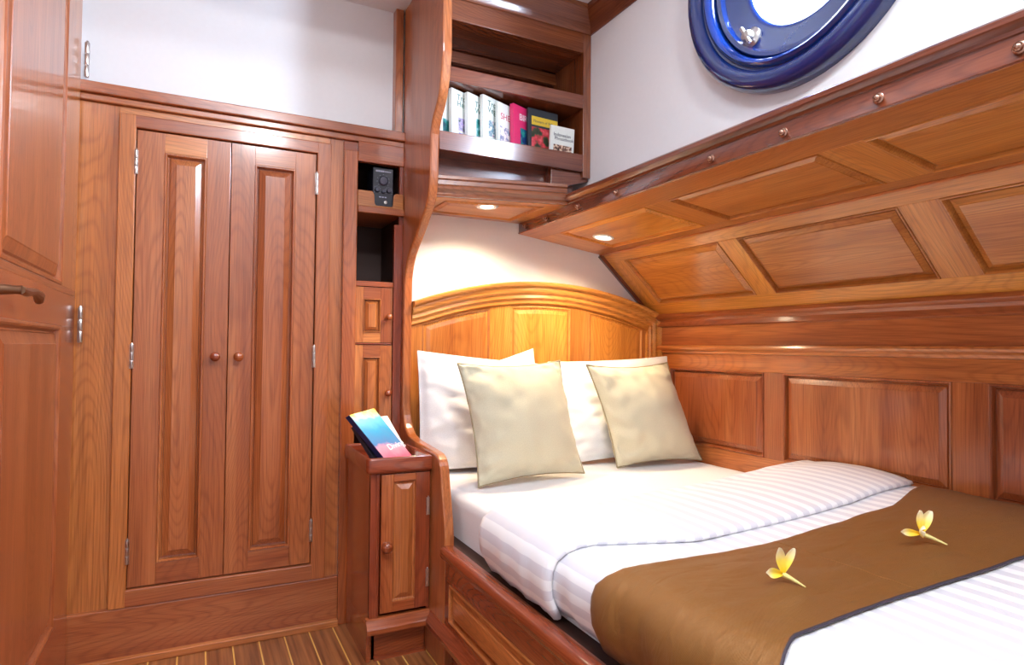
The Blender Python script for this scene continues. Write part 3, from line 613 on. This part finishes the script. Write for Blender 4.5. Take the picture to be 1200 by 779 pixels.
# close the ends
m.face([i*91 for i in range(len(sec))],X,.5); m.face([i*91+90 for i in range(len(sec))][::-1],X,.5)
m.build('mattress',SHEET,label='mattress with a fitted white sheet below the pillows',cat='mattress',smooth=True,sharp=50)
def topz(x):
    t=min(max((x-1.15)/.95,0),1); t=t*t*(3-2*t); return .640+.052*t
def duvsec(x0=.905,hem=.43,lift=0,n=46):
    out=[(.864-lift*.6,hem),(.850-lift,.485),(.838-lift,.51),(.832-lift,.545),(.833-lift,.575+lift),(.843-lift,.600+lift),(.865-lift*.6,.621+lift),(.895,.634+lift),(.93,.640+lift)]
    for i in range(1,n+1):
        x=.93+i*(2.185-.93)/n; out.append((x,topz(x)+lift))
    return out
def clothgrid(sec,ys_fn,nj,wob=.004,hemw=.010,seed=0,rolls=True):
    acc=[0]
    for i in range(1,len(sec)): acc.append(acc[-1]+math.hypot(sec[i][0]-sec[i-1][0],sec[i][1]-sec[i-1][1]))
    P=[];G=[]
    for i,(x,z) in enumerate(sec):
        y0,y1=ys_fn(x,z); r=[];g=[]
        for j in range(nj):
            t=j/(nj-1); y=y0+(y1-y0)*t
            side=max(0,min(1,(.64-z)/.12)) if x<.95 else 0
            dz=wob*(nz(x*3,y*3,seed)+.5*nz(x*9,y*9,seed+3)) 
            dx=side*(.010*nz(y*9,z*2,seed+5)+.006*nz(y*26,z*3,seed+9))
            if i==0: dz=hemw*nz(y*7,0,seed+2)
            r.append((x+dx,y,z+dz)); g.append((acc[i],y,0))
        P.append(r);G.append(g)
    return P,G
dv_=thing('duvet',(1.5,.8,.64),'white striped duvet covering the bed under the bronze runner','duvet')
def yback(x): return 1.835 if x<.9 else 1.80+.0*x
m=MB(); P,G=clothgrid(duvsec(hem=.462),lambda x,z:(-.16,1.68),150,.004,seed=2); m.grid(P,G)
m.build('cover',STRIPE,dv_,smooth=True,sharp=180,solid=.004)
# folded-back cuff: a loop of cloth lying on top, thicker and rolled at its back edge
def cuff():
    sec=duvsec(hem=.462,lift=.0); m=MB()
    acc=[0]
    for i in range(1,len(sec)): acc.append(acc[-1]+math.hypot(sec[i][0]-sec[i-1][0],sec[i][1]-sec[i-1][1]))
    P=[];G=[]
    for i,(x,z) in enumerate(sec):
        # outward normal of the section
        a=sec[max(i-1,0)]; b=sec[min(i+1,len(sec)-1)]; tx,tz=b[0]-a[0],b[1]-a[1]; l=math.hypot(tx,tz); nx,nzz=-tz/l,tx/l
        f=min(max((x-.9)/1.2,0),1)
        yf=1.40-.13*min(max((x-.84)/.35,0),1)+.05*min(max((x-1.8)/.35,0),1)+.02*nz(x*2,0,7)+(.0 if x>.9 else (.64-z)*.15)
        yb_=1.86-.15*min(max((x-.84)/.3,0),1)+.05*min(max((x-1.85)/.3,0),1)+.012*nz(x*3,2,8)
        th=.019+.016*f
        prof=[]
        nf=26
        prof.append((yf+.012,.002)); prof.append((yf+.002,.004)); prof.append((yf-.004,.010)); prof.append((yf,.017)); prof.append((yf+.010,.020))
        for k in range(1,nf): 
            t=k/nf; prof.append((yf+.01+(yb_-yf-.03)*t,.020+(th-.016)*math.sin(PI*min(t*1.15,1))**.7*.9))
        prof+= [(yb_-.014,.016),(yb_-.004,.004),(yb_,-.012),(yb_-.004,-.028),(yb_-.03,-.034)]
        r=[];g=[]; s=0
        for k,(y,h) in enumerate(prof):
            if k: s+=math.hypot(y-prof[k-1][0],h-prof[k-1][1])
            wv=.004*nz(x*4,y*4,11)+.002*nz(x*13,y*11,12) if k>3 else 0
            side=1 if x<.9 else 0
            px=x+nx*(h+wv)*(1 if i>0 else 1)+side*.006*nz(y*16,z*3,4); pz=z+nzz*(h+wv)
            if i==0: pz+=.012*nz(y*9,1,3)+.004*nz(y*30,1,3)
            px=min(px,2.19)
            r.append((px,y,pz)); g.append((acc[i],y,0))
        P.append(r);G.append(g)
    m.grid(P,G); return m.build('folded_cuff',STRIPE,dv_,smooth=True,sharp=180,solid=.003)
cuff()
# ------------------------------------------------------------------ bed runner
def lerp(T,x):
    if x<=T[0][0]: return T[0][1]
    for (a,b),(c_,d_) in zip(T,T[1:]):
        if x<=c_: return b+(d_-b)*(x-a)/(c_-a)
    return T[-1][1]
up=[(.84,1.225),(.90,1.185),(1.0,1.172),(1.25,1.165),(1.6,1.164),(1.85,1.17),(2.05,1.24),(2.19,1.285)]
lo=[(.84,.72),(.95,.775),(1.1,.793),(1.3,.80),(1.47,.789),(1.71,.777),(2.19,.80)]
m=MB(); sec=duvsec(hem=.458,n=60); sec=[(x-(.006 if x<.9 else 0),z+(.0065 if x>.87 else 0)) for x,z in sec]
rn=thing('bed_runner',(1.5,1.0,.66),'bronze silky runner laid across the white duvet, hanging over the bed side','bed runner')
acc=[0]
for i in range(1,len(sec)): acc.append(acc[-1]+math.hypot(sec[i][0]-sec[i-1][0],sec[i][1]-sec[i-1][1]))
P=[];G=[];nj=60; edge=[]; edge2=[]
for i,(x,z) in enumerate(sec):
    a=lerp(lo,x)+.006*nz(x*6,0,1); b=lerp(up,x)+.004*nz(x*5,3,1); r=[];g=[]
    for j in range(nj):
        y=a+(b-a)*j/(nj-1); side=max(0,min(1,(.64-z)/.12)) if x<.95 else 0
        dz=.004*(nz(x*3,y*3,2)+.5*nz(x*9,y*9,5)) if i else 0
        dz+=.0022*nz(x*9,y*24,9)+.0012*nz(x*24,y*40,3)+.003
        dx=side*(.012*nz(y*9,z*2,7)+.008*nz(y*20,z*5,14))-side*.004
        r.append((x+dx,y,z+dz)); g.append((acc[i],y,0))
    P.append(r);G.append(g); edge.append(r[0]); edge2.append(r[-1])
m.grid(P,G); m.build('cloth',RUN,rn,smooth=True,sharp=180,solid=.003)
m=MB(); m.tube(edge,.0032,6); m.build('piping',PIPING,rn,smooth=True,label='dark piped edge')
m=MB(); k=min(range(len(sec)),key=lambda i:abs(sec[i][0]-1.34)); m.tube([V3(p)+Z*.0012 for p in P[k]],.0012,6); m.build('seam',RUN,rn,smooth=True)
# ------------------------------------------------------------------ pillows
def pillow(name,BL,BR,TR,TL,th,mat,label,cat,group,seed=0,flange=0,pull=.05,piping=None,n=36,bul=.45):
    BL,BR,TR,TL=map(V3,(BL,BR,TR,TL)); ctr=(BL+BR+TR+TL)/4; nrm=((BR-BL)+(TR-TL)).cross((TL-BL)+(TR-BR)).normalized()
    wd=((BR-BL).length+(TR-TL).length)/2; ht=((TL-BL).length+(TR-BR).length)/2
    t_=thing(name,(ctr.x,ctr.y,min(BL.z,BR.z)),label,cat,group)
    def pos(u,v,sgn):
        # u,v in -1..1 ; pull edges in between corners
        pu=u*(1-pull*(1-v*v)*abs(u)**3); pv=v*(1-pull*(1-u*u)*abs(v)**3)
        a,b=(pu+1)/2,(pv+1)/2; p=BL*(1-a)*(1-b)+BR*a*(1-b)+TR*a*b+TL*(1-a)*b
        fu,fv=u,v
        if flange:
            k=1-flange; fu=max(-1,min(1,u/k)); fv=max(-1,min(1,v/k))
        e=max(0,(1-fu*fu))*max(0,(1-fv*fv)); h=th*e**bul
        wr=0
        if e>0: wr=th*.13*e**.3*(nz(u*2.2,v*2.2,seed+sgn)+.5*nz(u*5,v*5,seed+3))
        if not flange and e>0:
            for (dd,q,sd) in ((1+u,v,1),(1-u,v,2),(1+v,u,3),(1-v,u,4)):
                wr+=.015*math.exp(-dd*2.6)*min(1,dd*9)*math.sin(15*q+5*nz(q*1.5,dd*2,seed+sd)+sd)*(.35+.9*abs(nz(q*2.2,sd,seed)))*(1.5 if sd==1 else .8)
        elif e>0:
            wr+=.010*e**.5*nz(u*3.5+v*2,v*5-u,seed+6)+.006*nz(u*8,v*10,seed+7)*e**.4
        ed=(1-min(1,e*2.2)); wr+=th*.17*ed*nz(u*9+v*4,v*9-u*4,seed+8)*(1 if e>0 else 0)
        fl=0
        if flange and e<=0: fl=.006*nz(u*4+v*4,u*3-v*3,seed+5)
        sag=.0
        return p+nrm*(sgn*(h+max(wr,-h*.6))+fl)
    U=[math.sin(PI/2*(-1+2*i/n)) if not flange else -1+2*i/n for i in range(n+1)]
    m=MB(); idx={}
    for s_ in (1,-1):
        for i,u in enumerate(U):
            for j,v in enumerate(U):
                bd=i in(0,n) or j in(0,n)
                if s_==-1 and bd: idx[(s_,i,j)]=idx[(1,i,j)]; continue
                idx[(s_,i,j)]=m.vert(pos(u,v,s_)); m.g[idx[(s_,i,j)]]=V3((u*wd/2,v*ht/2,seed))
    for s_ in (1,-1):
        for i in range(n):
            for j in range(n):
                q=[idx[(s_,i,j)],idx[(s_,i+1,j)],idx[(s_,i+1,j+1)],idx[(s_,i,j+1)]]
                if s_==-1: q=q[::-1]
                if len(set(q))>2: m.face(q,X,.5)
    m.build('cushion_cover' if not flange else 'pillowcase',mat,t_,smooth=True,sharp=180,sub=1)
    if piping:
        loop=[pos(u,-1,1) for u in U]+[pos(1,v,1) for v in U[1:]]+[pos(u,1,1) for u in U[::-1][1:]]+[pos(-1,v,1) for v in U[::-1][1:]]
        m=MB(); m.tube(loop,.0038,6); m.build('piping',piping,t_,smooth=True)
    return t_
gW='white pillows against the headboard'
pillow('pillow',(1.02,2.60,.62),(1.50,2.58,.62),(1.432,2.625,1.155),(1.04,2.62,1.04),.026,SHEET,'white pillow at the back whose corner peaks at the middle of the headboard','pillow',gW,11,.06,.03)
pillow('pillow',(.850,2.57,.618),(1.50,2.47,.618),(1.43,2.545,1.08),(.845,2.605,1.14),.056,SHEET,'white pillow on the left, next to the partition','pillow',gW,21,.06,.022)
pillow('pillow',(1.53,2.46,.618),(2.17,2.50,.618),(2.175,2.54,1.12),(1.47,2.575,1.09),.056,SHEET,'white pillow on the right, next to the panelled hull wall','pillow',gW,27,.07,.04)
gC='beige scatter cushions'
PB=plain('beige_piping',hx('9c8f70'),.7)
pillow('cushion',(.975,2.215,.617),(1.475,2.25,.625),(1.41,2.35,1.095),(.93,2.33,1.085),.105,BEIGE,'beige square cushion standing before the left white pillow','cushion',gC,33,0,.085,PB,bul=.62)
pillow('cushion',(1.70,2.325,.617),(2.18,2.305,.62),(2.02,2.37,1.085),(1.575,2.39,1.075),.10,BEIGE,'beige square cushion standing near the panelled hull wall','cushion',gC,41,0,.085,PB,bul=.62)
# ------------------------------------------------------------------ flowers
def flower(P,stem_dir,petals,label):
    t=thing('frangipani_flower',P,label,'flower','frangipani flowers on the runner')
    P=V3(P); sd=V3(stem_dir); hub=P+V3((0,0,.022))
    m=MB(); m.tube([hub,hub+sd*.4+V3((0,0,-.006)),hub+sd*.75+V3((0,0,-.013)),hub+sd+V3((0,0,-.018))],[.0065,.0042,.0026,.0016],8); m.build('stem',STEM,t,smooth=True)
    for (dx,dy,dz,ln,wd) in petals:
        D=V3((dx,dy,dz)).normalized(); S=D.cross(V3((-.45,-.85,.35))).normalized(); Nn=S.cross(D)
        m=MB(); Pn=[];G=[]; n=10
        for i in range(n+1):
            s=i/n; wv=wd*(math.sin(PI*min(1,s*.93+.04))**.75)*(.55+.65*s); r=[];g=[]
            for j in range(7):
                q=(j-3)/3; cup=-.28*wd*q*q*1.2; curl=.012*s**3
                r.append(hub+D*(ln*s)+S*(q*wv*.5)+Nn*(-cup*.8+curl)); g.append((s,q*.1,0))
            Pn.append(r);G.append(g)
        m.grid(Pn,G); m.build('petal',PETAL,t,smooth=True,sharp=180,solid=.0012,sub=1)
flower((1.133,.957,.649),(.022,-.040,0),[(-.92,.10,.16,.056,.024),(-.16,.12,.95,.060,.024),(.40,-.05,.85,.060,.020)],'yellow frangipani flower on the runner nearer the bed edge, three petals upright')
flower((1.612,.95,.678),(.028,-.046,0),[(-.95,.25,.10,.070,.020),(-.65,-.2,.30,.044,.034),(-.04,.15,.95,.058,.022),(.50,.05,.80,.060,.028)],'yellow frangipani flower on the runner farther away, near the hull wall')
# ------------------------------------------------------------------ light
def area(name,loc,target,size,energy,col,shape='DISK',spread=180,sy=None):
    l=bpy.data.lights.new(name,'AREA'); l.shape=shape; l.size=size; l.energy=energy; l.color=col; l.spread=math.radians(spread)
    if sy: l.size_y=sy
    o=bpy.data.objects.new(name,l); C.objects.link(o); o.location=loc; o.rotation_euler=(V3(target)-V3(loc)).to_track_quat('-Z','Y').to_euler(); return o
area('porthole_daylight',(WX+.42,PY_-.28,PZ+.25),(1.0,PY_+.05,PZ-.15),1.3,420,(.70,.82,1))
area('added_hatch_fill',(.15,.45,3.06),(.15,.45,0),.56,40,(.80,.88,1),'SQUARE')  # fill light over the added hatch
area('cabin_fill',(.5,-.5,2.97),(.6,.2,0),.30,34,(.93,.96,1))  # added fill light out of view, no fixture there
wd=bpy.data.worlds.new('sky'); bpy.context.scene.world=wd; wd.use_nodes=True
bg=wd.node_tree.nodes['Background']; bg.inputs[0].default_value=(.8,.9,1,1); bg.inputs[1].default_value=3.0
# ------------------------------------------------------------------ camera
cam=bpy.data.cameras.new('camera'); co=bpy.data.objects.new('camera',cam); C.objects.link(co)
yaw,pit,rol=.46481092,.02380898,.00943566
f=V3((math.sin(yaw)*math.cos(pit),math.cos(yaw)*math.cos(pit),math.sin(pit))); rt=V3((math.cos(yaw),-math.sin(yaw),0)); upv=rt.cross(f)
r2=rt*math.cos(rol)+upv*math.sin(rol); u2=upv*math.cos(rol)-rt*math.sin(rol)
M=Matrix((r2,u2,-f)).transposed().to_4x4(); M.translation=V3((0,0,1.15)); co.matrix_world=M
cam.sensor_width=36; cam.lens=739.776*36/1200; cam.clip_start=.02
sc=bpy.context.scene; sc.camera=co
sc.view_settings.view_transform='Standard'; sc.view_settings.look='None'; sc.view_settings.exposure=0.5; sc.view_settings.gamma=1
sc.view_settings.use_curve_mapping=False
sc.cycles.use_denoising=True; sc.cycles.max_bounces=8; sc.cycles.diffuse_bounces=5
